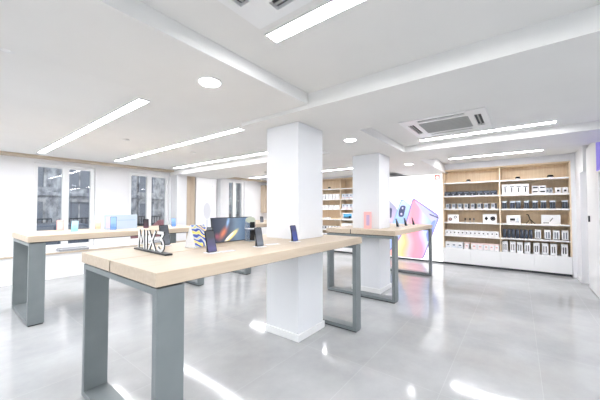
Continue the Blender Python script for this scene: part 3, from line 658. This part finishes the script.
prev = [n for n in space.node_tree.nodes if n.type == 'VALTORGB'][0].outputs[0]
prev = blob(space, prev, (-.12, .09), (.12, .05), math.radians(-50), (206, 128, 104), 1.6)
prev = blob(space, prev, (-.19, .06), (.05, .05), 0, (150, 92, 106), 1.5)
prev = blob(space, prev, (-.02, .06), (.13, .03), math.radians(-35), (250, 232, 160), 4)
prev = blob(space, prev, (-.05, .05), (.1, .02), math.radians(-35), (255, 252, 235), 4)
prev = blob(space, prev, (-.06, .19), (.03, .1), math.radians(20), (150, 180, 216), 1.5)
for inp in ('Base Color', 'Emission Color'): lk(space, prev, bsdf(space).inputs[inp])
bsdf(space).inputs['Emission Strength'].default_value = .25; bsdf(space).inputs['Roughness'].default_value = .12
t = thing('picture_display', (1.81, 2.20, TT), 0, 'wide leaning picture of a glowing space scene in a thin dark frame', 'display')
R = Matrix.Rotation(math.radians(-6), 4, 'X')
o = boxes('frame', [(-.245, .245, 0, .016, 0, .008), (-.245, .245, 0, .016, .228, .236), (-.245, -.239, 0, .016, .008, .228), (.239, .245, 0, .016, .008, .228), (-.239, .239, .008, .016, .008, .228)], dark_pl, t); o.matrix_local = R
bm = bmesh.new(); box(bm, -.239, .239, .003, .008, .008, .228); o = obj('picture', bm, space, t); o.matrix_local = R
bm = bmesh.new(); prism(bm, [(-.03, .017, 0), (-.03, .1, 0), (-.03, .035, .16), (-.03, .033, .16)], (.06, 0, 0)); obj('back_support', bm, dark_pl, t)
# small acrylic stand with two dark devices in front of the picture
t = thing('device_stand', (1.95, 2.10, TT), -.15, 'pale two-tier stand holding two small dark devices before the space picture', 'stand')
bm = bmesh.new(); box(bm, -.06, .06, -.04, .05, 0, .008); box(bm, -.06, .06, .03, .036, .008, .2); obj('stand_back', bm, acrylic, t)
bx('tier', (-.065, .065, -.03, .03, .118, .126), white_gloss, t)
bm = bmesh.new(); prism(bm, [(.055*math.cos(a*math.pi/12), .024, .205+.03*math.sin(a*math.pi/12)) for a in range(24)], (0, .012, 0)); obj('header_plate', bm, mat('pale_green', (196, 204, 186), .4), t)
for (z, h) in ((.008, .1), (.126, .06)):
    bm = bmesh.new(); prism(bm, [(p[0], -.01, p[1]+z) for p in rrect(.05, h, .006)], (0, .012, 0)); obj('dark_device', bm, black_pl, t)

# ------------------------------------------------------------------ price cards
txt = mat('card_text', (120, 122, 134), .6)
def card(x, y, rz, w, d_, label):
    t = thing('price_card', (x, y, TT), rz, label, 'card', 'flat white price cards')
    bx('card_sheet', (-w/2, w/2, -d_/2, d_/2, 0, .003), white_gloss, t)
    boxes('printed_text', [(-w*.35, w*.35, -.003, .003, .003, .0036)], txt, t)
card(1.35, 1.72, -.1, .12, .05, 'flat white price card right of the violet-screened phone')
card(1.86, 1.74, -.3, .13, .06, 'flat white price card between the grey phone and the pillar')
card(1.04, 4.78, -.3, .1, .05, 'flat white price card beside the cyan phone')
card(4.9, 1.58, -.5, .1, .05, 'flat white price card on the far right table')

# ------------------------------------------------------------------ screen at the right edge
t = thing('wall_screen', (4.5, -.97, 1.9), 0, 'violet lit screen on the right wall, cut by the picture edge', 'screen')
bx('screen_case', (0, 1.5, .0, .05, 0, .44), white_lam, t, .003)
bx('lit_screen', (.01, 1.49, .05, .054, .01, .43), em('screen_violet', (84, 74, 160), .9), t)

# ------------------------------------------------------------------ street outside the windows
stone = noise_tint(mat('stone_facade', (150, 152, 158), .8), (96, 98, 106), (206, 207, 212), 5, (1, 1, .6), 12)
stone2 = noise_tint(mat('pale_facade', (178, 176, 176), .8), (110, 110, 114), (214, 213, 214), 5, (1, 1, .6), 12)
win_dark = mat('facade_window', (128, 132, 142), .4)
asphalt = noise_tint(mat('asphalt', (112, 115, 122), .7), (104, 108, 116), (124, 126, 132), 12)
struct(bx('ground_street', (-8, 26, Y1+.3, 30, -.6, -.5), asphalt))
def building(x0, x1, y, h, mt, label, nf, nw, fh=1.6, seed=0):
    t = thing('town_building', (x0, y, -.5), 0, label, 'building', 'stone buildings across the street')
    w = x1-x0
    bm = bmesh.new(); box(bm, 0, w, 0, 5, 0, h)
    for k in range(nf+1): box(bm, -.05, w+.05, -.14, 0, .9+k*fh-.1, .9+k*fh+.04)
    obj('wall', bm, mt, t)
    rnd = random.Random(seed)
    for k in range(nf):
        for i in range(nw):
            cx = (i+.5)*w/nw; ww = w/nw*.24; z0 = 1.15+k*fh
            o = boxes('window', [(cx-ww-.07, cx-ww, -.07, .0, z0, z0+1.08), (cx+ww, cx+ww+.07, -.07, 0, z0, z0+1.08), (cx-ww-.07, cx+ww+.07, -.09, 0, z0+1.0, z0+1.12), (cx-.025, cx+.025, -.05, 0, z0, z0+1.0)], stone2 if mt is stone else stone, t)
            bx('pane', (cx-ww, cx+ww, -.03, -.001, z0, z0+1.0), win_dark, o)
            if k % 2 == 0:
                bm = bmesh.new()
                box(bm, cx-ww-.2, cx+ww+.2, -.45, 0, z0-.12, z0-.05); box(bm, cx-ww-.2, cx+ww+.2, -.45, -.42, z0+.3, z0+.34)
                for q in range(9): xx = cx-ww-.2+q*(2*ww+.38)/8; box(bm, xx, xx+.025, -.45, -.425, z0-.05, z0+.3)
                obj('balcony', bm, dark_pl, t)
    return t
building(-1.5, 6.2, 15, 8, stone, 'grey stone building with balconies seen through the leftmost window', 4, 5, seed=1)
building(6.4, 13.4, 16, 9, stone2, 'pale stone building seen through the second window', 5, 5, seed=2)
building(13.6, 22, 15.5, 8, stone, 'grey stone building seen through the farthest window', 4, 5, seed=3)
tyre = mat('tyre', (24, 24, 26), .8)
def car(x, y, paint, label):
    t = thing('parked_car', (x, y, -.5), 0, label, 'car', 'cars parked in the street')
    prof = [(-2.1, .25), (-2.15, .7), (-1.9, .88), (-1.3, .95), (-.75, 1.38), (.75, 1.42), (1.45, 1.0), (2.05, .9), (2.15, .6), (2.1, .25)]
    bm = bmesh.new(); prism(bm, [(p[0], -.85, p[1]) for p in prof], (0, 1.7, 0)); obj('car_body', bm, paint, t, .06)
    bm = bmesh.new(); prism(bm, [(-1.2, -.862, .97), (-.72, -.862, 1.32), (.0, -.862, 1.34), (0, -.862, .97)], (0, .01, 0)); prism(bm, [(.06, -.862, .97), (.06, -.862, 1.34), (.72, -.862, 1.34), (1.3, -.862, 1.0)], (0, .01, 0)); obj('side_window', bm, win_dark, t)
    for xx in (-1.35, 1.35):
        for yy in (-.88, .7):
            bm = bmesh.new()
            prism(bm, [(xx+.32*math.cos(a*math.pi/10), yy, .32+.32*math.sin(a*math.pi/10)) for a in range(20)], (0, .18, 0)); obj('wheel', bm, tyre, t)
car(2.2, 11.6, mat('car_dark_blue', (84, 92, 108), .35, coat=.5), 'grey blue car parked outside the leftmost window')
car(7.0, 12.0, mat('car_red', (150, 84, 88), .4, coat=.5), 'dull red car parked outside the second window')
car(11.6, 12.0, mat('car_silver', (150, 156, 166), .25, metal=.5), 'silver car parked outside the farthest window')
